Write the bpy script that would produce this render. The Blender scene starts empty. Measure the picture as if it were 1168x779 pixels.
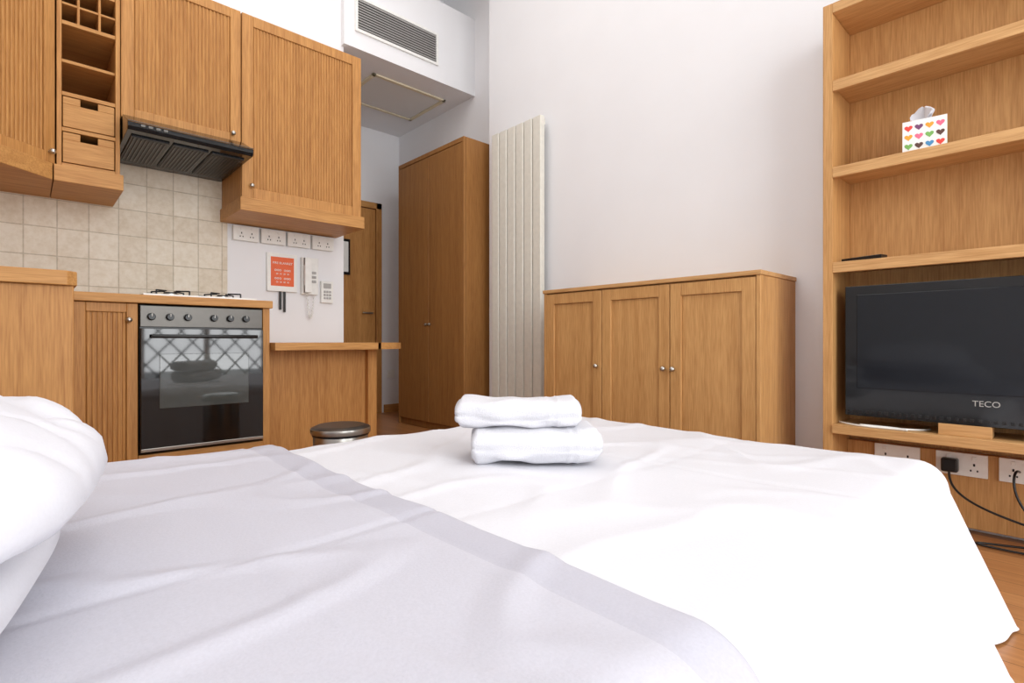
import bpy, bmesh, math, random
from mathutils import Vector, Matrix, noise
random.seed(4)
S = bpy.context.scene
COL = S.collection
H = 0.72

# ------------------------------------------------------------ materials
def srgb(r, g, b):
    f = lambda c: (c/255/12.92) if c/255 <= .04045 else ((c/255+.055)/1.055)**2.4
    return (f(r), f(g), f(b), 1)

def base(name, col, rough=.5, metal=0, spec=.5):
    m = bpy.data.materials.new(name); m.use_nodes = True
    nt = m.node_tree; b = nt.nodes['Principled BSDF']
    b.inputs['Base Color'].default_value = col
    b.inputs['Roughness'].default_value = rough
    b.inputs['Metallic'].default_value = metal
    b.inputs['Specular IOR Level'].default_value = spec
    return m, nt, b

def plain(name, col, rough=.5, metal=0, spec=.5, nscale=30, var=.04, bump=0.0):
    m, nt, b = base(name, col, rough, metal, spec)
    tc = nt.nodes.new('ShaderNodeTexCoord')
    n = nt.nodes.new('ShaderNodeTexNoise'); n.inputs['Scale'].default_value = nscale
    n.inputs['Detail'].default_value = 4
    nt.links.new(tc.outputs['Object'], n.inputs['Vector'])
    r = nt.nodes.new('ShaderNodeValToRGB')
    r.color_ramp.elements[0].position = .3; r.color_ramp.elements[1].position = .7
    r.color_ramp.elements[0].color = tuple(c*(1-var) for c in col[:3])+(1,)
    r.color_ramp.elements[1].color = tuple(min(1, c*(1+var)) for c in col[:3])+(1,)
    nt.links.new(n.outputs['Fac'], r.inputs['Fac'])
    nt.links.new(r.outputs['Color'], b.inputs['Base Color'])
    if bump:
        bp = nt.nodes.new('ShaderNodeBump'); bp.inputs['Strength'].default_value = bump
        bp.inputs['Distance'].default_value = .004
        nt.links.new(n.outputs['Fac'], bp.inputs['Height'])
        nt.links.new(bp.outputs['Normal'], b.inputs['Normal'])
    return m

def wood(name, dark, light, axis='Z', rough=.5, k=26):
    m, nt, b = base(name, light, rough, spec=.35)
    tc = nt.nodes.new('ShaderNodeTexCoord')
    mp = nt.nodes.new('ShaderNodeMapping')
    sc = {'X': (1.3, k, k), 'Y': (k, 1.3, k), 'Z': (k, k, 1.3)}[axis]
    mp.inputs['Scale'].default_value = sc
    nt.links.new(tc.outputs['Object'], mp.inputs['Vector'])
    n = nt.nodes.new('ShaderNodeTexNoise'); n.inputs['Scale'].default_value = 1.0
    n.inputs['Detail'].default_value = 3; n.inputs['Distortion'].default_value = .8
    nt.links.new(mp.outputs['Vector'], n.inputs['Vector'])
    mp2 = nt.nodes.new('ShaderNodeMapping')
    mp2.inputs['Scale'].default_value = tuple(s*8 if s > 2 else s*8 for s in sc)
    nt.links.new(tc.outputs['Object'], mp2.inputs['Vector'])
    n2 = nt.nodes.new('ShaderNodeTexNoise'); n2.inputs['Scale'].default_value = 1.0
    n2.inputs['Detail'].default_value = 4
    nt.links.new(mp2.outputs['Vector'], n2.inputs['Vector'])
    mx = nt.nodes.new('ShaderNodeMath'); mx.operation = 'MULTIPLY_ADD'
    mx.inputs[1].default_value = .6; nt.links.new(n2.outputs['Fac'], mx.inputs[0])
    mx2 = nt.nodes.new('ShaderNodeMath'); mx2.operation = 'MULTIPLY'; mx2.inputs[1].default_value = .4
    nt.links.new(n.outputs['Fac'], mx2.inputs[0]); nt.links.new(mx2.outputs[0], mx.inputs[2])
    r = nt.nodes.new('ShaderNodeValToRGB')
    r.color_ramp.elements[0].position = .30; r.color_ramp.elements[1].position = .62
    r.color_ramp.elements[0].color = dark; r.color_ramp.elements[1].color = light
    nt.links.new(mx.outputs[0], r.inputs['Fac']); nt.links.new(r.outputs['Color'], b.inputs['Base Color'])
    bp = nt.nodes.new('ShaderNodeBump'); bp.inputs['Strength'].default_value = .10
    bp.inputs['Distance'].default_value = .002
    nt.links.new(mx.outputs[0], bp.inputs['Height']); nt.links.new(bp.outputs['Normal'], b.inputs['Normal'])
    return m

W_K = wood('oak_kitchen', srgb(160, 106, 54), srgb(198, 144, 82))
W_KH = wood('oak_kitchen_horizontal', srgb(166, 112, 58), srgb(202, 150, 88), 'X')
W_L = wood('oak_light', srgb(170, 120, 68), srgb(205, 157, 100))
W_LY = wood('oak_light_horizontal', srgb(178, 130, 78), srgb(211, 166, 112), 'Y')
W_D = wood('oak_wardrobe', srgb(134, 88, 44), srgb(162, 113, 60))
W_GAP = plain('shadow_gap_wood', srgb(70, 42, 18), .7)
WALL = plain('wall_paint', srgb(236, 236, 238), .7, nscale=3, var=.012)
CEIL = plain('ceiling_paint', srgb(226, 226, 225), .8, nscale=3, var=.01)
WHITE = plain('white_plastic', srgb(238, 238, 234), .35)
RADM = plain('radiator_enamel', srgb(222, 219, 208), .4)
BLACK = plain('black_plastic', srgb(16, 16, 18), .3)
GLOSS = plain('black_gloss', srgb(9, 9, 11), .08)
SCREEN = plain('tv_screen', srgb(14, 18, 24), .10, spec=.4)
GLASSB = plain('oven_glass', srgb(16, 16, 17), .04, spec=1.0)
OVENG = plain('oven_pane_reflection', srgb(70, 74, 72), .03, spec=1.0)  # inner oven pane, lightened to paint in the bright window reflection
STEEL = plain('brushed_steel', srgb(190, 188, 182), .28, metal=1)
DSTEEL = plain('dark_steel', srgb(95, 92, 88), .35, metal=.9)
GREY = plain('grey_louvre', srgb(170, 168, 165), .5)
RED = plain('orange_red_print', srgb(230, 96, 36), .4)
CREAM = plain('cream_paint', srgb(225, 214, 185), .6)
SHEET = plain('white_cotton', srgb(225, 225, 230), .85, nscale=220, var=.02, bump=.12)
DUVET = plain('lavender_cotton', srgb(201, 200, 209), .85, nscale=260, var=.03, bump=.15)
BAND_SHADE = plain('lavender_border_shade', srgb(193, 192, 202), .85, nscale=260, var=.03, bump=.15)  # hem band, toned darker to paint in shading at the duvet edge
PILL = plain('pillow_cotton', srgb(222, 222, 228), .85, nscale=240, var=.015, bump=.1)
TERRY = plain('terry_cloth', srgb(226, 226, 231), .95, nscale=420, var=.06, bump=.7)
MATT = plain('divan_fabric', srgb(200, 200, 205), .9)

def tile_mat():
    m, nt, b = base('stone_tiles', srgb(215, 205, 185), .45)
    tc = nt.nodes.new('ShaderNodeTexCoord'); sp = nt.nodes.new('ShaderNodeSeparateXYZ')
    cb = nt.nodes.new('ShaderNodeCombineXYZ')
    nt.links.new(tc.outputs['Object'], sp.inputs[0])
    nt.links.new(sp.outputs['X'], cb.inputs['X']); nt.links.new(sp.outputs['Z'], cb.inputs['Y'])
    br = nt.nodes.new('ShaderNodeTexBrick'); br.offset = 0; br.squash = 1
    br.inputs['Color1'].default_value = srgb(224, 214, 197); br.inputs['Color2'].default_value = srgb(212, 199, 179)
    br.inputs['Mortar'].default_value = srgb(190, 178, 158)
    br.inputs['Scale'].default_value = 1; br.inputs['Mortar Size'].default_value = .003
    br.inputs['Mortar Smooth'].default_value = .3
    br.inputs['Brick Width'].default_value = .128; br.inputs['Row Height'].default_value = .145
    nt.links.new(cb.outputs[0], br.inputs['Vector'])
    n = nt.nodes.new('ShaderNodeTexNoise'); n.inputs['Scale'].default_value = 28; n.inputs['Detail'].default_value = 8
    n.inputs['Roughness'].default_value = .7
    nt.links.new(tc.outputs['Object'], n.inputs['Vector'])
    rp = nt.nodes.new('ShaderNodeValToRGB'); rp.color_ramp.elements[0].position = .36; rp.color_ramp.elements[1].position = .6
    rp.color_ramp.elements[0].color = (.34, .31, .27, 1); rp.color_ramp.elements[1].color = (.62, .61, .59, 1)
    nt.links.new(n.outputs['Fac'], rp.inputs['Fac'])
    mx = nt.nodes.new('ShaderNodeMix'); mx.data_type = 'RGBA'; mx.blend_type = 'SOFT_LIGHT'
    mx.inputs['Factor'].default_value = .7
    nt.links.new(br.outputs['Color'], mx.inputs['A']); nt.links.new(rp.outputs['Color'], mx.inputs['B'])
    nt.links.new(mx.outputs['Result'], b.inputs['Base Color'])
    ad = nt.nodes.new('ShaderNodeMath'); ad.operation = 'MULTIPLY_ADD'; ad.inputs[1].default_value = -.35
    nt.links.new(n.outputs['Fac'], ad.inputs[0]); nt.links.new(br.outputs['Fac'], ad.inputs[2])
    bp = nt.nodes.new('ShaderNodeBump'); bp.invert = True; bp.inputs['Strength'].default_value = .5
    bp.inputs['Distance'].default_value = .004
    nt.links.new(ad.outputs[0], bp.inputs['Height']); nt.links.new(bp.outputs['Normal'], b.inputs['Normal'])
    return m
TILE = tile_mat()

def floor_mat():
    m, nt, b = base('oak_floor_planks', srgb(190, 130, 70), .3)
    tc = nt.nodes.new('ShaderNodeTexCoord'); mp = nt.nodes.new('ShaderNodeMapping')
    mp.inputs['Rotation'].default_value = (0, 0, math.radians(90))
    nt.links.new(tc.outputs['Object'], mp.inputs['Vector'])
    br = nt.nodes.new('ShaderNodeTexBrick'); br.offset = .37
    br.inputs['Color1'].default_value = srgb(184, 128, 80); br.inputs['Color2'].default_value = srgb(160, 106, 62)
    br.inputs['Mortar'].default_value = srgb(110, 68, 34)
    br.inputs['Scale'].default_value = 1; br.inputs['Mortar Size'].default_value = .0015
    br.inputs['Brick Width'].default_value = 1.1; br.inputs['Row Height'].default_value = .09
    nt.links.new(mp.outputs[0], br.inputs['Vector'])
    mp2 = nt.nodes.new('ShaderNodeMapping'); mp2.inputs['Scale'].default_value = (60, 3, 60)
    nt.links.new(tc.outputs['Object'], mp2.inputs['Vector'])
    n = nt.nodes.new('ShaderNodeTexNoise'); n.inputs['Scale'].default_value = 1; n.inputs['Detail'].default_value = 4
    nt.links.new(mp2.outputs[0], n.inputs['Vector'])
    mx = nt.nodes.new('ShaderNodeMix'); mx.data_type = 'RGBA'; mx.blend_type = 'SOFT_LIGHT'
    mx.inputs['Factor'].default_value = .5
    nt.links.new(br.outputs['Color'], mx.inputs['A']); nt.links.new(n.outputs['Fac'], mx.inputs['B'])
    nt.links.new(mx.outputs['Result'], b.inputs['Base Color'])
    return m
FLOOR = floor_mat()

# ------------------------------------------------------------ mesh builder
class P:
    def __init__(s, name, mats):
        s.name, s.mats, s.bm, s.M = name, mats, bmesh.new(), Matrix.Identity(4)
    def _fin(s, vs, fs, mi, smooth=False):
        for f in fs:
            f.material_index = mi; f.smooth = smooth
    def box(s, x0, x1, y0, y1, z0, z1, mi=0):
        vs = [s.bm.verts.new(s.M @ Vector((x, y, z))) for x in (x0, x1) for y in (y0, y1) for z in (z0, z1)]
        idx = [(0, 1, 3, 2), (4, 6, 7, 5), (0, 4, 5, 1), (2, 3, 7, 6), (0, 2, 6, 4), (1, 5, 7, 3)]
        fs = [s.bm.faces.new([vs[i] for i in q]) for q in idx]
        s._fin(vs, fs, mi)
    def prism(s, pts, a, b, plane='XY', mi=0):
        def mk(p, h):
            if plane == 'XY': return Vector((p[0], p[1], h))
            if plane == 'YZ': return Vector((h, p[0], p[1]))
            return Vector((p[0], h, p[1]))
        A = [s.bm.verts.new(s.M @ mk(p, a)) for p in pts]
        B = [s.bm.verts.new(s.M @ mk(p, b)) for p in pts]
        fs = [s.bm.faces.new(A), s.bm.faces.new(B[::-1])]
        n = len(pts)
        for i in range(n):
            fs.append(s.bm.faces.new((A[i], B[i], B[(i+1) % n], A[(i+1) % n])))
        s._fin(None, fs, mi)
    def cyl(s, p0, p1, r0, r1=None, mi=0, seg=24, smooth=True):
        r1 = r0 if r1 is None else r1
        p0, p1 = Vector(p0), Vector(p1); d = p1-p0
        q = d.to_track_quat('Z', 'Y').to_matrix().to_4x4()
        M = s.M @ Matrix.Translation(p0) @ q
        A = [s.bm.verts.new(M @ Vector((r0*math.cos(2*math.pi*i/seg), r0*math.sin(2*math.pi*i/seg), 0))) for i in range(seg)]
        B = [s.bm.verts.new(M @ Vector((r1*math.cos(2*math.pi*i/seg), r1*math.sin(2*math.pi*i/seg), d.length))) for i in range(seg)]
        f1 = s.bm.faces.new(A[::-1]); f2 = s.bm.faces.new(B); f1.material_index = f2.material_index = mi
        for i in range(seg):
            f = s.bm.faces.new((A[i], A[(i+1) % seg], B[(i+1) % seg], B[i])); f.material_index = mi; f.smooth = smooth
    def ball(s, c, r, mi=0, sc=(1, 1, 1)):
        M = s.M @ Matrix.Translation(Vector(c)) @ Matrix.Diagonal((*[r*k for k in sc], 1))
        res = bmesh.ops.create_uvsphere(s.bm, u_segments=16, v_segments=10, radius=1, matrix=M)
        for v in res['verts']:
            for f in v.link_faces: f.material_index = mi; f.smooth = True
    def done(s, bevel=.002, parent=None, recalc=True):
        if recalc: bmesh.ops.recalc_face_normals(s.bm, faces=s.bm.faces)
        me = bpy.data.meshes.new(s.name); s.bm.to_mesh(me); s.bm.free()
        for m in s.mats: me.materials.append(m)
        o = bpy.data.objects.new(s.name, me); COL.objects.link(o)
        if bevel:
            md = o.modifiers.new('bevel', 'BEVEL'); md.width = bevel; md.segments = 2
            md.limit_method = 'ANGLE'; md.angle_limit = math.radians(40)
        if parent: o.parent = parent
        return o

def simple(name, mat, *b, bevel=0):
    p = P(name, [mat])
    for q in b: p.box(*q)
    return p.done(bevel)

def wire(name, pts, r, mat, parent=None, cyclic=False):
    c = bpy.data.curves.new(name, 'CURVE'); c.dimensions = '3D'; c.bevel_depth = r; c.bevel_resolution = 3
    sp = c.splines.new('NURBS'); sp.points.add(len(pts)-1)
    for i, q in enumerate(pts): sp.points[i].co = (*q, 1)
    sp.use_endpoint_u = True; sp.order_u = 4
    c.materials.append(mat)
    o = bpy.data.objects.new(name, c); COL.objects.link(o)
    if parent: o.parent = parent
    return o

def text(name, body, size, loc, rot, mat, parent, ext=.0008):
    c = bpy.data.curves.new(name, 'FONT'); c.body = body; c.size = size; c.extrude = ext
    c.align_x = 'CENTER'; c.align_y = 'CENTER'; c.materials.append(mat)
    o = bpy.data.objects.new(name, c); COL.objects.link(o)
    o.location = loc; o.rotation_euler = rot; o.parent = parent
    return o

def door(p, w, h, mi=0, mp=0, st=.055, reed=True, knob=None, mk=0, gap=.002):
    t = .02
    p.box(gap, st, 0, t, gap, h-gap, mi); p.box(w-st, w-gap, 0, t, gap, h-gap, mi)
    p.box(st, w-st, 0, t, gap, st, mi); p.box(st, w-st, 0, t, h-st, h-gap, mi)
    p.box(st, w-st, .010, t, st, h-st, mp)
    if reed:
        n = max(3, int((w-2*st)/.017)); d = (w-2*st)/n
        for i in range(n):
            x = st+i*d
            p.prism([(x+.002, .010), (x+.005, .004), (x+d-.005, .004), (x+d-.002, .010)], st, h-st, 'XY', mp)
    if knob:
        kx, kz = knob
        p.cyl((kx, 0, kz), (kx, -.014, kz), .006, mi=mk, seg=12); p.ball((kx, -.02, kz), .013, mk)

def T(x, y, z, deg=0): return Matrix.Translation((x, y, z)) @ Matrix.Rotation(math.radians(deg), 4, 'Z')

# ------------------------------------------------------------ room shell
ZC = 3.9
simple('floor', FLOOR, (-.8, 3.0, -1.5, 4.95, -.1, 0))
simple('ceiling', CEIL, (-.8, 3.0, -1.5, 4.95, ZC, ZC+.1))
simple('wall_kitchen', WALL, (-.8, 1.69, 3.6, 3.7, 0, ZC))
simple('wall_back', WALL, (2.65, 2.86, -1.5, 3.11, 0, ZC))
simple('wall_recess', WALL, (2.86, 2.98, 3.11, 4.9, 0, ZC), (2.86, 2.98, -1.5, 3.11, 0, ZC))
simple('wall_left', WALL, (-.8, -.7, -1.5, 3.6, 0, ZC))
simple('wall_corridor_side', WALL, (1.59, 1.69, 3.7, 4.8, 0, 2.84))
simple('wall_corridor_end', WALL, (1.59, 2.86, 4.8, 4.9, 0, 2.84))
simple('wall_bulkhead', WALL, (1.67, 2.86, 3.55, 4.8, 2.84, 3.50), (1.67, 2.86, 4.0, 4.1, 3.5, ZC), (1.55, 1.67, 3.7, 4.1, 3.5, ZC))
WX0, WX1, WZ0, WZ1 = -.35, 2.35, .05, 3.2
simple('wall_window', WALL, (-.8, WX0, -1.5, -1.4, 0, ZC), (WX1, 2.86, -1.5, -1.4, 0, ZC),
       (WX0, WX1, -1.5, -1.4, WZ1, ZC), (WX0, WX1, -1.5, -1.4, 0, WZ0))
p = P('window_1', [WHITE])
n = 4
for i in range(n+1):
    x = WX0+(WX1-WX0)*i/n
    p.box(max(WX0, x-.03), min(WX1, x+.03), -1.47, -1.42, WZ0, WZ1)
for z in (WZ0+.03, 2.3, WZ1-.03): p.box(WX0, WX1, -1.465, -1.425, z-.03, z+.03)
p.done(.004)
p = P('balcony_railing', [BLACK])
for z in (.15, 1.0): p.box(WX0-.3, WX1+.3, -1.83, -1.80, z-.015, z+.015)
x = WX0-.3
while x < WX1+.1:
    for s in (1, -1):
        xa, xb = (x, x+.25) if s == 1 else (x+.25, x)
        for k in range(3):
            z0 = .15+k*.28
            p.cyl((xa, -1.815, z0), (xb, -1.815, z0+.28), .011, seg=6)
    x += .25
for x in (WX0-.3, WX1+.3): p.box(x-.015, x+.015, -1.83, -1.80, 0, 1.0)
p.done(0)
simple('floor_balcony', GREY, (-.8, 3.0, -2.3, -1.5, -.1, -.005))

simple('baseboard_back', W_LY, (2.632, 2.65, .72, .89, 0, .08), (2.632, 2.65, 2.16, 3.11, 0, .08), (2.632, 2.65, -1.4, -.32, 0, .08), bevel=.003)
simple('baseboard_corridor', W_KH, (2.68, 2.86, 4.782, 4.8, 0, .08), (2.845, 2.86, 4.1, 4.78, 0, .08), bevel=.003)

# corridor door
p = P('door_1', [W_K, STEEL, W_KH])
p.box(1.77, 1.83, 4.76, 4.798, 0, 2.1); p.box(2.58, 2.64, 4.76, 4.798, 0, 2.1); p.box(1.77, 2.64, 4.76, 4.798, 2.04, 2.1, 2)
p.box(1.835, 2.575, 4.775, 4.797, .01, 2.035)
p.cyl((2.52, 4.775, 1.0), (2.52, 4.73, 1.0), .009, mi=1); p.cyl((2.53, 4.735, 1.0), (2.42, 4.735, 1.0), .009, mi=1)
p.done(.003)
p = P('framed_notice', [BLACK, WHITE])
p.box(2.08, 2.30, 4.755, 4.774, 1.36, 1.70); p.box(2.10, 2.28, 4.752, 4.756, 1.385, 1.675, 1); p.done(.002)
# ceiling hatch
p = P('ceiling_hatch', [CREAM, CEIL])
X0, X1, Y0, Y1, Z = 2.02, 2.72, 3.78, 4.35, 2.84
p.box(X0, X1, Y0, Y0+.03, Z-.012, Z); p.box(X0, X1, Y1-.03, Y1, Z-.012, Z)
p.box(X0, X0+.03, Y0, Y1, Z-.012, Z); p.box(X1-.03, X1, Y0, Y1, Z-.012, Z); p.box(X0+.035, X1-.035, Y0+.035, Y1-.035, Z-.006, Z, 1)
p.done(.002)
# vent grille
p = P('air_vent_grille', [WHITE, GREY, DSTEEL])
X0, X1, Z0, Z1 = 1.75, 2.47, 2.96, 3.22
p.box(X0, X1, 3.535, 3.55, Z0, Z0+.02); p.box(X0, X1, 3.535, 3.55, Z1-.02, Z1)
p.box(X0, X0+.02, 3.535, 3.55, Z0+.02, Z1-.02); p.box(X1-.02, X1, 3.535, 3.55, Z0+.02, Z1-.02)
p.box(X0+.02, X1-.02, 3.547, 3.55, Z0+.02, Z1-.02, 2)
for i in range(11):
    z = Z0+.028+i*.0193
    p.prism([(3.547, z+.012), (3.547, z+.018), (3.535, z+.008), (3.535, z+.0)], X0+.02, X1-.02, 'YZ', 1)
p.done(0)

# ------------------------------------------------------------ kitchen uppers
YF = 3.19
p = P('kitchen_wall_cabinet', [W_K, W_KH, STEEL])
p.box(.896, 1.62, YF+.021, 3.598, 1.53, 2.57)
p.M = T(.896, YF, 1.53); door(p, .724, 1.04, 0, 0, .062, knob=(.05, .07), mk=2); p.M = Matrix.Identity(4)
p.prism([(.885, 3.598), (.885, YF-.02), (1.632, YF-.02), (1.632, 3.598)], 1.455, 1.53, 'XY', 1)
p.done(.003)
p = P('hood_cabinet', [W_K, W_KH, STEEL])
p.box(.349, .894, YF+.021, 3.598, 1.82, 2.57)
p.M = T(.349, YF, 1.82); door(p, .545, .75, 0, 0, .055, knob=(.50, .05), mk=2)
p.done(.003)
p = P('wine_rack_cabinet', [W_K, W_KH, W_GAP, STEEL])
X0, X1 = .112, .347
p.box(X0, X0+.018, YF, 3.598, 1.53, 2.57); p.box(X1-.018, X1, YF, 3.598, 1.53, 2.57)
p.box(X0+.018, X1-.018, 3.585, 3.598, 1.53, 2.57)
for z in (1.53, 1.695, 1.86, 2.19, 2.55): p.box(X0+.018, X1-.018, YF+.003, 3.585, z, z+.018, 1)
p.box(X0+.018, X1-.018, YF+.02, 3.585, 2.02, 2.034, 1)
for k in (1, 2): 
    x = X0+(X1-X0)*k/3; p.box(x-.005, x+.005, YF+.006, 3.58, 2.208, 2.55)
for z in (2.29, 2.38, 2.47): p.box(X0+.018, X1-.018, YF+.008, 3.58, z-.005, z+.005, 1)
for z in (1.552, 1.717):
    p.box(X0+.022, X1-.022, YF+.002, YF+.016, z, z+.105, 1); p.box(X0+.022, X0+.085, YF+.002, YF+.016, z+.105, z+.138, 1)
    p.box(X1-.085, X1-.022, YF+.002, YF+.016, z+.105, z+.138, 1)
    p.box(X0+.03, X1-.03, YF+.016, 3.5, z, z+.01, 1); p.box(X0+.022, X0+.03, YF+.016, 3.5, z, z+.13, 1)
    p.box(X1-.03, X1-.022, YF+.016, 3.5, z, z+.13, 1)
p.box(X0-.01, X1+.012, YF-.02, 3.598, 1.455, 1.53, 1)
p.done(.002)
p = P('corner_wall_cabinet', [W_K, W_KH, STEEL])
a = Vector((.108, YF)); b = Vector((-.17, YF-.24))
p.prism([(.108, 3.598), (a.x, a.y+.02), (b.x-.012, b.y+.03), (-.698, b.y+.03), (-.698, 3.598)], 1.53, 2.57, 'XY', 0)
ang = math.degrees(math.atan2(a.y-b.y, a.x-b.x)); w = (a-b).length
p.M = T(b.x, b.y, 1.53, ang); door(p, w, 1.04, 0, 0, .05, knob=(w-.03, .05), mk=2); p.M = Matrix.Identity(4)
p.prism([(.1, 3.598), (a.x-.01, a.y-.02), (b.x+.01, b.y-.03), (-.698, b.y-.03), (-.698, 3.598)], 1.455, 1.53, 'XY', 1)
p.done(.003)
# cooker hood
p = P('cooker_hood', [GLOSS, DSTEEL, BLACK])
p.prism([(3.598, 1.70), (2.98, 1.70), (2.97, 1.715), (2.97, 1.735), (3.14, 1.818), (3.598, 1.818)], .352, .893, 'YZ', 0)
p.box(.352, .893, 2.966, 2.971, 1.737, 1.741, 1)
for i in range(3):
    x = .375+i*.17; p.box(x, x+.155, 3.05, 3.5, 1.692, 1.70, 2)
    for k in range(9): p.box(x+.008+k*.016, x+.014+k*.016, 3.07, 3.48, 1.688, 1.692, 1)
for i in range(4): p.box(.40+i*.03, .42+i*.03, 2.966, 2.971, 1.719, 1.731, 1)
p.done(.003)

simple('trim_backsplash_tiles', TILE, (-.69, .926, 3.585, 3.6, .94, 1.9))

# ------------------------------------------------------------ kitchen base
CT = .94
p = P('kitchen_base_cabinet', [W_K, W_KH, STEEL, W_GAP])
p.box(.12, .396, 3.021, 3.598, .1, .90); p.box(.949, .985, 3.0, 3.598, .1, .90)
p.box(.396, .949, 3.02, 3.598, .1, .18); p.box(.396, .949, 3.0, 3.02, .1, .183, 1)
p.M = T(.158, 3.0, .12); door(p, .238, .78, 0, 0, .045, knob=(.2, .70), mk=2); p.M = Matrix.Identity(4)
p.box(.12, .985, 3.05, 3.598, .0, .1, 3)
p.box(.126, .995, 2.98, 3.598, .90, CT, 1)
p.box(-.698, .10, 2.17, 3.598, .0, .895)
p.box(-.698, .117, 2.15, 2.17, 0, .895)
p.prism([(-.698, 2.13), (.10, 2.13), (.125, 2.155), (.125, 3.0), (.118, 3.598), (-.698, 3.598)], .895, CT, 'XY', 1)
p.done(.004)
p = P('gas_hob', [WHITE, BLACK, STEEL])
p.box(.42, .93, 3.04, 3.52, CT, CT+.012)
for (x, y, r) in ((.55, 3.15, .04), (.79, 3.15, .035), (.55, 3.40, .05), (.79, 3.40, .045)):
    p.cyl((x, y, CT+.012), (x, y, CT+.022), r, mi=2); p.cyl((x, y, CT+.022), (x, y, CT+.03), r*.75, mi=1)
    for a in range(4):
        c, s_ = math.cos(a*math.pi/2+.78), math.sin(a*math.pi/2+.78)
        p.cyl((x+c*.1, y+s_*.1, CT+.034), (x+c*.03, y+s_*.03, CT+.036), .004, mi=1, seg=8)
        p.cyl((x+c*.1, y+s_*.1, CT+.012), (x+c*.1, y+s_*.1, CT+.036), .004, mi=1, seg=8)
p.done(.001)
p = P('built_in_oven', [BLACK, GLASSB, STEEL, OVENG, DSTEEL])
p.box(.400, .945, 3.004, 3.5, .19, .893, 0)
p.box(.402, .943, 2.992, 3.004, .79, .89, 4)
p.box(.402, .943, 2.975, 3.004, .20, .782, 1)
p.box(.475, .87, 2.972, 2.976, .40, .66, 3)
p.box(.402, .943, 2.973, 2.978, .20, .215, 2)
p.cyl((.44, 2.945, .745), (.905, 2.945, .745), .009, mi=0)
for x in (.46, .885): p.cyl((x, 2.975, .745), (x, 2.945, .745), .008, mi=0, seg=12)
for i in range(6):
    x = .445+i*.075 + (.04 if i > 2 else 0)
    p.cyl((x, 2.992, .838), (x, 2.968, .838), .018, .015, mi=0, seg=20); p.box(x-.002, x+.002, 2.966, 2.969, .838, .853, 2)
p.done(.002)

p = P('breakfast_bar', [W_K, W_KH])
pts = [(.99, 3.598), (.99, 2.93), (1.62, 2.93)]
for i in range(13):
    a = -math.pi/2+math.pi/2*i/12*1.0
    pts.append((1.60+.28*math.cos(a), 3.21+.28*math.sin(a)))
pts += [(1.88, 3.45), (1.82, 3.598)]
p.prism(pts, .672, .713, 'XY', 1)
p.box(.99, 1.60, 3.10, 3.12, 0, .672); p.box(1.60, 1.66, 3.06, 3.598, 0, .672)
p.done(.004)

# steel pedal bin
p = P('pedal_bin', [STEEL, DSTEEL, BLACK])
cx, cy = .964, 2.08
p.cyl((cx, cy, 0), (cx, cy, .025), .115, mi=2, seg=48)
p.cyl((cx, cy, .025), (cx, cy, .335), .108, mi=0, seg=48)
p.cyl((cx, cy, .335), (cx, cy, .345), .113, mi=2, seg=48)
p.cyl((cx, cy, .345), (cx, cy, .366), .119, mi=0, seg=48)
p.cyl((cx, cy, .366), (cx, cy, .376), .117, .095, mi=1, seg=48)
p.box(cx-.025, cx+.025, cy-.15, cy-.10, .012, .022, 2)
p.done(.001)

# wall items
p = P('socket_strip', [WHITE, BLACK])
for i in range(4):
    x = .955+i*.165
    p.box(x, x+.15, 3.565, 3.6, 1.355, 1.445)
    for dx in (.03, .09):
        p.box(x+dx+.006, x+dx+.012, 3.5635, 3.5655, 1.375, 1.383, 1); p.box(x+dx+.022, x+dx+.028, 3.5635, 3.5655, 1.375, 1.383, 1)
        p.box(x+dx+.014, x+dx+.020, 3.5635, 3.5655, 1.395, 1.406, 1); p.box(x+dx+.010, x+dx+.022, 3.561, 3.5655, 1.42, 1.435)
p.done(.002)
p = P('fire_blanket_case', [WHITE, RED, BLACK])
p.box(1.158, 1.35, 3.575, 3.6, 1.05, 1.30)
p.box(1.180, 1.328, 3.573, 3.5755, 1.085, 1.275, 1)
p.box(1.235, 1.25, 3.58, 3.585, .93, 1.05, 2); p.box(1.262, 1.277, 3.58, 3.585, .915, 1.05, 2)
o = p.done(.003)
text('print_title', 'FIRE BLANKET', .020, (1.254, 3.572, 1.235), (math.pi/2, 0, 0), WHITE, o)
text('print_lines', 'ooo  ooo\n= = = =\nooo  ooo\n= = = =', .027, (1.254, 3.572, 1.15), (math.pi/2, 0, 0), WHITE, o)
p = P('entry_phone', [WHITE, GREY])
p.box(1.378, 1.49, 3.565, 3.6, 1.04, 1.29)
p.box(1.385, 1.43, 3.525, 3.55, 1.05, 1.285); p.box(1.385, 1.43, 3.53, 3.566, 1.235, 1.285); p.box(1.385, 1.43, 3.53, 3.566, 1.05, 1.10)
for z in (1.12, 1.15, 1.18): p.box(1.445, 1.475, 3.561, 3.566, z, z+.018, 1)
o = p.done(.006)
pts = []
for i in range(121):
    u = i/120; a = u*2*math.pi*22
    ctr = Vector((1.408+.055*u, 3.56, 1.05-.17*math.sin(u*math.pi)))
    pts.append((ctr.x+.007*math.cos(a), ctr.y+.007*math.sin(a), ctr.z))
wire('coiled_cord', pts, .0022, WHITE, o)
p = P('alarm_keypad', [WHITE, GREY])
p.box(1.515, 1.60, 3.573, 3.6, .99, 1.14); p.box(1.53, 1.585, 3.571, 3.574, 1.09, 1.125, 1)
for i in range(3):
    for j in range(3): p.box(1.532+i*.019, 1.546+i*.019, 3.569, 3.574, 1.015+j*.022, 1.03+j*.022, 1)
p.done(.003)
p = P('wall_socket', [WHITE]); p.box(2.72, 2.80, 4.785, 4.8, .35, .43); p.done(.003)

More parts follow.
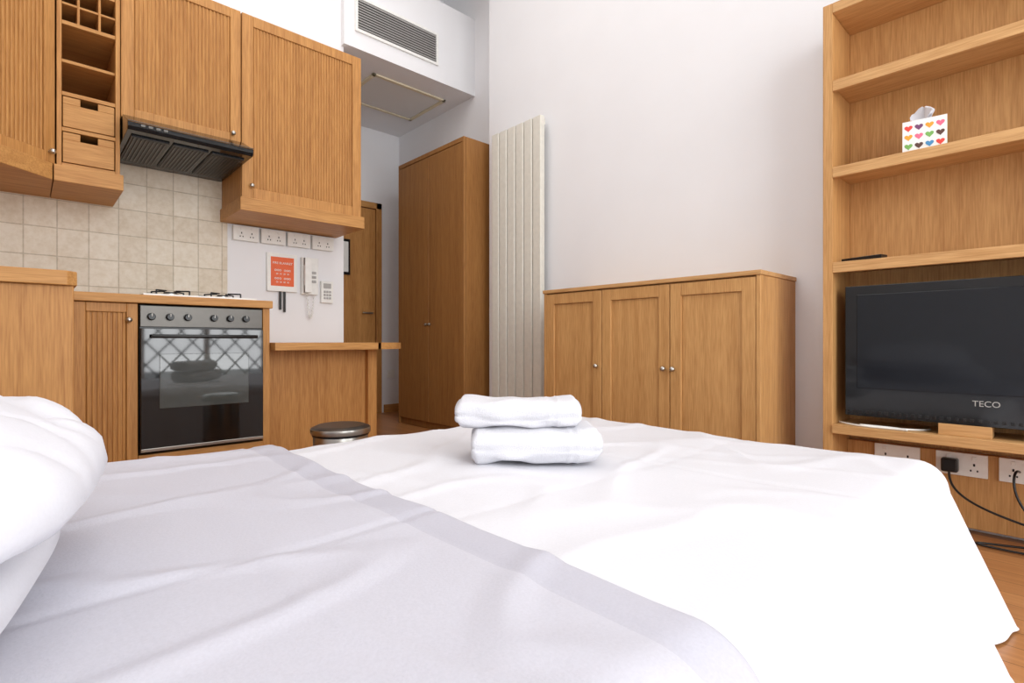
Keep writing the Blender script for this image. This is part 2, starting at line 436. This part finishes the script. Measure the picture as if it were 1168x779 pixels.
# ------------------------------------------------------------ wardrobe
p = P('wardrobe', [W_D, STEEL, W_GAP])
p.box(2.452, 2.858, 3.15, 4.09, .0, 2.27)
p.box(2.43, 2.45, 3.15, 3.17, 0, 2.27); p.box(2.43, 2.45, 4.07, 4.09, 0, 2.27); p.box(2.43, 2.45, 3.17, 4.07, 2.235, 2.27)
p.box(2.43, 2.45, 3.17, 3.618, .06, 2.23); p.box(2.43, 2.45, 3.622, 4.07, .06, 2.23)
for y in (3.595, 3.645): p.cyl((2.43, y, .86), (2.41, y, .86), .011, mi=1, seg=14)
p.done(.003)

# radiator
p = P('vertical_radiator', [RADM])
for i in range(6):
    y = 2.47+i*.086
    pts = [(2.568, y+.003), (2.562, y+.009), (2.562, y+.076), (2.568, y+.082), (2.60, y+.082), (2.60, y+.003)]
    p.prism(pts, .14, 2.255, 'XY')
p.box(2.575, 2.61, 2.475, 2.98, .16, .20); p.box(2.575, 2.61, 2.475, 2.98, 2.20, 2.24)
for z in (.35, 2.0):
    for y in (2.55, 2.9): p.box(2.60, 2.649, y, y+.03, z, z+.04)
for y in (2.52, 2.94): p.cyl((2.59, y, 0), (2.59, y, .16), .009, seg=12)
p.done(.0015)

# ------------------------------------------------------------ low cabinet
p = P('low_cabinet', [W_L, W_LY, STEEL, W_GAP])
YA, YB, F = .90, 2.145, 2.25
p.box(F+.022, 2.648, YA+.02, YB-.02, 0.0, 1.0)
p.box(F, 2.648, YA, YA+.02, 0, 1.0); p.box(F, 2.648, YB-.02, YB, 0, 1.0)
p.box(F, F+.022, YA+.02, YB-.02, 0, .058)
p.box(F-.006, 2.648, YA-.005, YB+.005, 1.0, 1.02, 1)
w = (YB-YA-.04)/3
for i in range(3):
    p.M = T(F, YB-.02-i*w, .06, -90)
    kn = {0: (w-.025, .53), 1: (w-.025, .53), 2: (.025, .53)}[i]
    door(p, w, .935, 0, 0, .06, reed=False, knob=kn, mk=2)
    p.M = Matrix.Identity(4)
p.done(.003)

# ------------------------------------------------------------ bookcase
B = 2.40
p = P('bookcase', [W_L, W_LY])
YL, YR = .712, -.30
p.box(B, 2.648, YL-.035, YL, 0, 2.09); p.box(B, 2.648, YR, YR+.035, 0, 2.09)
p.box(2.636, 2.648, YR+.035, YL-.035, .30, 2.05)
p.box(B, 2.648, YR+.035, YL-.035, 2.05, 2.09, 1)
for z in (1.775, 1.425, 1.04):
    p.box(B+.02, 2.636, YR+.035, YL-.035, z-.022, z, 1); p.box(B, B+.02, YR+.035, YL-.035, z-.042, z, 1)
p.box(B-.01, 2.636, YR+.035, YL-.035, .35, .385, 1)
p.box(2.60, 2.636, YR+.035, YL-.035, .02, .30, 0)
p.done(.002)

p = P('flat_screen_tv', [GLOSS, SCREEN, BLACK, W_LY])
xt = 2.43
p.box(xt, xt+.045, -.21, .640, .425, .94, 0)
p.box(xt+.045, xt+.09, -.1, .53, .48, .90, 2)
p.box(xt-.003, xt+.002, -.165, .600, .535, .905, 1)
for i in range(40): 
    y = -.19+i*.0208; p.box(xt-.001, xt+.003, y, y+.012, .437, .449, 2)
p.box(xt-.005, xt+.07, .20, .345, .385, .425, 3)
o = p.done(.005)
text('logo', 'TECO', .028, (xt-.003, .215, .503), (math.pi/2, 0, -math.pi/2), GREY, o)

HC = [plain('heart_%d' % i, c, .5) for i, c in enumerate([srgb(226, 70, 60), srgb(240, 160, 50), srgb(120, 175, 90), srgb(70, 140, 190), srgb(120, 70, 110), srgb(230, 110, 140), srgb(90, 60, 50)])]
p = P('tissue_box', [WHITE]+HC+[SHEET])
p.M = T(2.50, .395, 1.425, 8)
a = .065
p.box(-a, a, -a, a, 0, .118)
def heart(u, v, r):
    pts = []
    for i in range(20):
        t = 2*math.pi*i/20
        pts.append((u+r*math.sin(t)**3, v+r*(13*math.cos(t)-5*math.cos(2*t)-2*math.cos(3*t)-math.cos(4*t))/16))
    return pts
k = 0
for r_ in range(3):
    for c_ in range(4):
        u, v = -.046+c_*.031, .024+r_*.034
        p.prism(heart(u, v, .0125), -a-.0008, -a, 'YZ', 1+(k*3+r_) % 7)
        p.prism(heart(u, v, .0125), -a-.0008, -a, 'XZ', 1+(k*5+r_+2) % 7); k += 1
for q in range(3):
    grid = []
    for i in range(9):
        row = []
        for j in range(7):
            u = (i-4)/4; v = j/6
            ang = q*1.1+.8
            wdt = .020+.034*v-.02*v*v
            lx = u*wdt+.012*v; ly = .014*math.sin(u*4+q*2)*v+(q-1)*.016*v
            z = .117+.064*v-(.022*u*u*v)-abs(u)*.01*v+.014*noise.noise(Vector((u*3, v*3, q)))*v
            row.append(p.bm.verts.new(p.M @ Vector((lx*math.cos(ang)-ly*math.sin(ang), lx*math.sin(ang)+ly*math.cos(ang), z))))
        grid.append(row)
    for i in range(8):
        for j in range(6):
            f = p.bm.faces.new((grid[i][j], grid[i+1][j], grid[i+1][j+1], grid[i][j+1])); f.material_index = 8; f.smooth = True
p.done(0)
p = P('remote_control', [BLACK, GREY])
p.M = T(2.47, .585, 1.0405, 75)
p.box(-.075, .075, -.022, .022, 0, .018)
for i in range(6):
    for j in range(3): p.box(-.06+i*.018, -.05+i*.018, -.014+j*.011, -.007+j*.011, .018, .0195, 1)
p.done(.003)
p = P('double_wall_socket', [WHITE, BLACK])
for y in (.50, .30, .12, -.06):
    p.box(2.588, 2.60, y-.075, y+.075, .215, .30)
    for dy in (-.037, .037):
        p.box(2.586, 2.589, y+dy-.012, y+dy-.007, .235, .242, 1); p.box(2.586, 2.589, y+dy+.007, y+dy+.012, .235, .242, 1)
        p.box(2.586, 2.589, y+dy-.003, y+dy+.003, .255, .265, 1)
        p.box(2.584, 2.589, y+dy-.006, y+dy+.006, .278, .292, 0)
p.done(.002)
p = P('power_plug', [BLACK])
p.box(2.545, 2.583, .305, .355, .23, .28); o = p.done(.006)
wire('plug_cable', [(2.55, .33, .235), (2.53, .33, .19), (2.50, .28, .14), (2.49, .15, .10), (2.50, .02, .07), (2.48, -.15, .03)], .004, BLACK, o)
wire('tv_power_cable', [(2.57, .14, .26), (2.52, .15, .28), (2.50, .16, .2), (2.50, .10, .1), (2.52, .02, .02), (2.5, .2, .008), (2.45, .3, .008), (2.45, .1, .008), (2.5, -.1, .008)], .004, BLACK)
wire('white_cable', [(2.47, .67, .389), (2.42, .62, .389), (2.405, .55, .389), (2.42, .46, .389), (2.40, .42, .389), (2.42, .46, .392), (2.43, .52, .391), (2.42, .60, .392), (2.41, .57, .393), (2.415, .40, .389), (2.50, .38, .389)], .0035, WHITE)

# ------------------------------------------------------------ bed
RX0, RX1, RY0, RY1, ZT, RR = -.55, 1.78, .30, 1.61, .39, .07
bed = bpy.data.objects.new('bed', None); COL.objects.link(bed)
p = P('divan_base', [MATT]); p.box(RX0, RX1-.02, RY0+.02, RY1-.02, .06, .33)
for x in (RX0+.1, RX1-.12):
    for y in (RY0+.1, RY1-.1): p.cyl((x, y, 0), (x, y, .06), .025)
p.done(.02, bed)

def wr(x, y):
    z = .010*noise.noise(Vector((x*1.7+3, y*1.7, 0)))
    z += .0045*noise.noise(Vector((x*4.5, y*4, 5)))
    n1 = noise.noise(Vector((x*1.6+y*1.1, y*3.6-x*.8, 9)))
    z += .006*max(0, 1-abs(n1)*7)
    n2 = noise.noise(Vector((x*3.3, y*1.9+x, 21)))
    z += .0035*max(0, 1-abs(n2)*7)
    # pressed laundry fold lines
    z -= .004*math.exp(-((y-.78)/.007)**2) + .004*math.exp(-((x-1.27)/.007)**2)
    return z
def cloth(name, x0, x1, mats, off, edge=False, step=.014):
    ext = .11+.34
    p = P(name, mats); bm = p.bm
    gx0, gx1 = x0, x1
    nx = int((gx1-gx0)/step)+1
    gy0, gy1 = RY0-ext, RY1+ext
    ny = int((gy1-gy0)/step)+1
    V = []; C = []
    for i in range(nx+1):
        rv = []; rc = []
        for j in range(ny+1):
            x = gx0+(gx1-gx0)*i/nx; y = gy0+(gy1-gy0)*j/ny
            o_ = off
            if edge:
                e = (gx1-x)/.03
                o_ = off*math.sqrt(max(0, 1-(1-min(1, e))**2)) - (.004 if e < .01 else 0)
                o_ -= .004*math.exp(-((gx1-x-.085)/.008)**2)
                xs = x + .010*math.sin(y*3.1+1.2)*max(0, 1-(gx1-x)/.4)
            else: xs = x
            cx, cy = min(max(xs, RX0), RX1), min(max(y, RY0), RY1)
            dx, dy = xs-cx, y-cy; d = math.hypot(dx, dy)
            cl = d > ext
            dd = min(d, ext)
            nx_, ny_ = (dx/d, dy/d) if d > 1e-6 else (0, 0)
            L = RR*math.pi/2
            if dd < L:
                a = dd/RR; f = (RR+o_)*math.sin(a); z = ZT+o_-(RR+o_)*(1-math.cos(a))
            else:
                q = dd-L
                th = math.atan2(ny_, nx_)
                s_ = (cx*7-cy*7+th*3)
                fl = .42+.07*math.sin(s_*2.1+1)+.03*math.sin(s_*5.3)
                f = RR+o_+q*fl*.8+ .03*q*math.sin(s_*3.7)
                z = ZT-RR-q*.94
            w_ = wr(xs, y)*max(.15, 1-dd/.25)
            z = max(.006, z+w_)
            rv.append(bm.verts.new((cx+nx_*f, cy+ny_*f, z))); rc.append(cl)
        V.append(rv); C.append(rc)
    for i in range(nx):
        for j in range(ny):
            if C[i][j] and C[i+1][j] and C[i][j+1] and C[i+1][j+1]: continue
            f = bm.faces.new((V[i][j], V[i+1][j], V[i+1][j+1], V[i][j+1])); f.smooth = True
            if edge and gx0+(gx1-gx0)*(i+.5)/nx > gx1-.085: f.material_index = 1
    loose = [v for v in bm.verts if not v.link_faces]
    bmesh.ops.delete(bm, geom=loose, context='VERTS')
    return p.done(0, bed, recalc=False)
cloth('bed_cover', RX0-.12, RX1+.45, [SHEET], 0)
cloth('folded_duvet', RX0-.05, .56, [DUVET, BAND_SHADE], .026, True, .010)

def pillow(name, loc, rot, a, b, h, seed, mat=PILL):
    p = P(name, [mat]); bm = p.bm; N = 48
    for sgn in (1, -1):
        V = []
        for i in range(N+1):
            r = []
            for j in range(N+1):
                u = -1+2*i/N; v = -1+2*j/N
                e = max(0, (1-abs(u)**2.6))*max(0, (1-abs(v)**2.6))
                t = e**.5
                x = a*u*math.sqrt(1-.40*v*v*abs(v)*abs(u)); y = b*v*math.sqrt(1-.40*u*u*abs(u)*abs(v))
                n_ = noise.noise(Vector((u*1.8, v*1.8, seed)))*.22+noise.noise(Vector((u*4, v*4, seed+3)))*.10
                n3 = noise.noise(Vector((u*2.3+v*1.5, v*3-u, seed+7)))
                crease = .13*max(0, 1-abs(n3)*5)
                z = sgn*h*t*(1+n_-crease)
                if sgn < 0: z *= .7
                r.append(bm.verts.new((x, y, z)))
            V.append(r)
        for i in range(N):
            for j in range(N):
                q = (V[i][j], V[i+1][j], V[i+1][j+1], V[i][j+1])
                f = bm.faces.new(q if sgn > 0 else q[::-1]); f.smooth = True
    bmesh.ops.remove_doubles(bm, verts=bm.verts, dist=.0008)
    o = p.done(0, recalc=False)
    o.location = loc; o.rotation_euler = [math.radians(k) for k in rot]
    return o
pillow('pillow', (-.255, .82, .474), (0, 3, -11), .27, .40, .085, 1)
pillow('pillow', (-.200, .90, .589), (0, 9, -10), .28, .37, .100, 6)

def towel(name, loc, rot, L, D, Ht, seed):
    p = P(name, [TERRY]); bm = p.bm
    NS, NL = 72, 64; V = []
    for i in range(NL+1):
        u = -1+2*i/NL; r = []
        endr = math.sqrt(max(0, 1-max(0, (abs(u)-.93)/.07)**2*.5))
        band = .035*math.exp(-((u-.50)/.015)**2)-.03*math.exp(-((u-.58)/.03)**2)+.035*math.exp(-((u-.66)/.015)**2)
        for k in range(NS):
            t = 2*math.pi*k/NS; c, s_ = math.cos(t), math.sin(t)
            y = D/2*math.copysign(abs(c)**.6, c); z = Ht/2*math.copysign(abs(s_)**.72, s_)
            nn = noise.noise(Vector((u*2.4, c*1.5, s_*1.5+seed)))*.007
            g = math.exp(-((z/Ht-(-.10+.05*math.sin(u*2+seed)))/.035)**2)*(1 if c < 0 else .6)
            z = z*endr*(1+band)+nn
            y = y*(.95+.05*endr)*(1-.09*g+band*.25)+nn
            r.append(bm.verts.new((u*L/2, y, z+Ht*.5)))
        V.append(r)
    for i in range(NL):
        for k in range(NS):
            f = bm.faces.new((V[i][k], V[i][(k+1) % NS], V[i+1][(k+1) % NS], V[i+1][k])); f.smooth = True
    for side, ring in ((-1, V[0]), (1, V[-1])):
        prev = ring; cen = Vector((side*L/2, 0, Ht*.5))
        for m in range(1, 13):
            s1 = 1-m/13.5; dx = side*(.006 if m % 3 == 1 else (-.010 if m % 3 == 0 else .004))
            cur = []
            for v in ring:
                q = cen+(v.co-cen)*s1; q.x = side*L/2+dx; cur.append(bm.verts.new(q))
            for k in range(NS):
                f = bm.faces.new((prev[k], prev[(k+1) % NS], cur[(k+1) % NS], cur[k])); f.smooth = True
            prev = cur
        bm.faces.new(prev)
    o = p.done(0); o.location = loc; o.rotation_euler = [math.radians(k) for k in rot]
    return o
towel('folded_towel', (1.042, 1.030, .396), (0, 0, -40), .335, .20, .096, 2)
towel('folded_towel', (1.015, 1.068, .486), (0, 0, -43), .325, .18, .078, 5)

# ------------------------------------------------------------ lights
def area(name, loc, rot, sx, sy, e, col=(1, 1, 1)):
    l = bpy.data.lights.new(name, 'AREA'); l.shape = 'RECTANGLE'; l.size = sx; l.size_y = sy; l.energy = e; l.color = col
    o = bpy.data.objects.new(name, l); COL.objects.link(o); o.location = loc; o.rotation_euler = rot
    return o
area('window_daylight', (1.0, -2.4, 2.0), (math.radians(84), 0, 0), 3.6, 3.4, 182, (.97, .985, 1))
area('ceiling_fill', (.9, 1.8, 3.85), (0, 0, 0), 2.2, 2.6, 38, (1, .985, .965))  # soft fill added under the ceiling, not an actual lamp
w = bpy.data.worlds.new('World'); S.world = w; w.use_nodes = True
bg = w.node_tree.nodes['Background']; bg.inputs['Color'].default_value = (.94, .97, 1, 1); bg.inputs['Strength'].default_value = 1.15

# ------------------------------------------------------------ camera
c = bpy.data.cameras.new('camera'); c.sensor_width = 36; c.lens = 600/1168*36; c.clip_start = .02
cam = bpy.data.objects.new('camera', c); COL.objects.link(cam)
cam.location = (0, 0, H); cam.rotation_euler = (math.radians(90), 0, math.radians(47.1-90))
S.camera = cam
S.view_settings.view_transform = 'Standard'
S.view_settings.exposure = 0
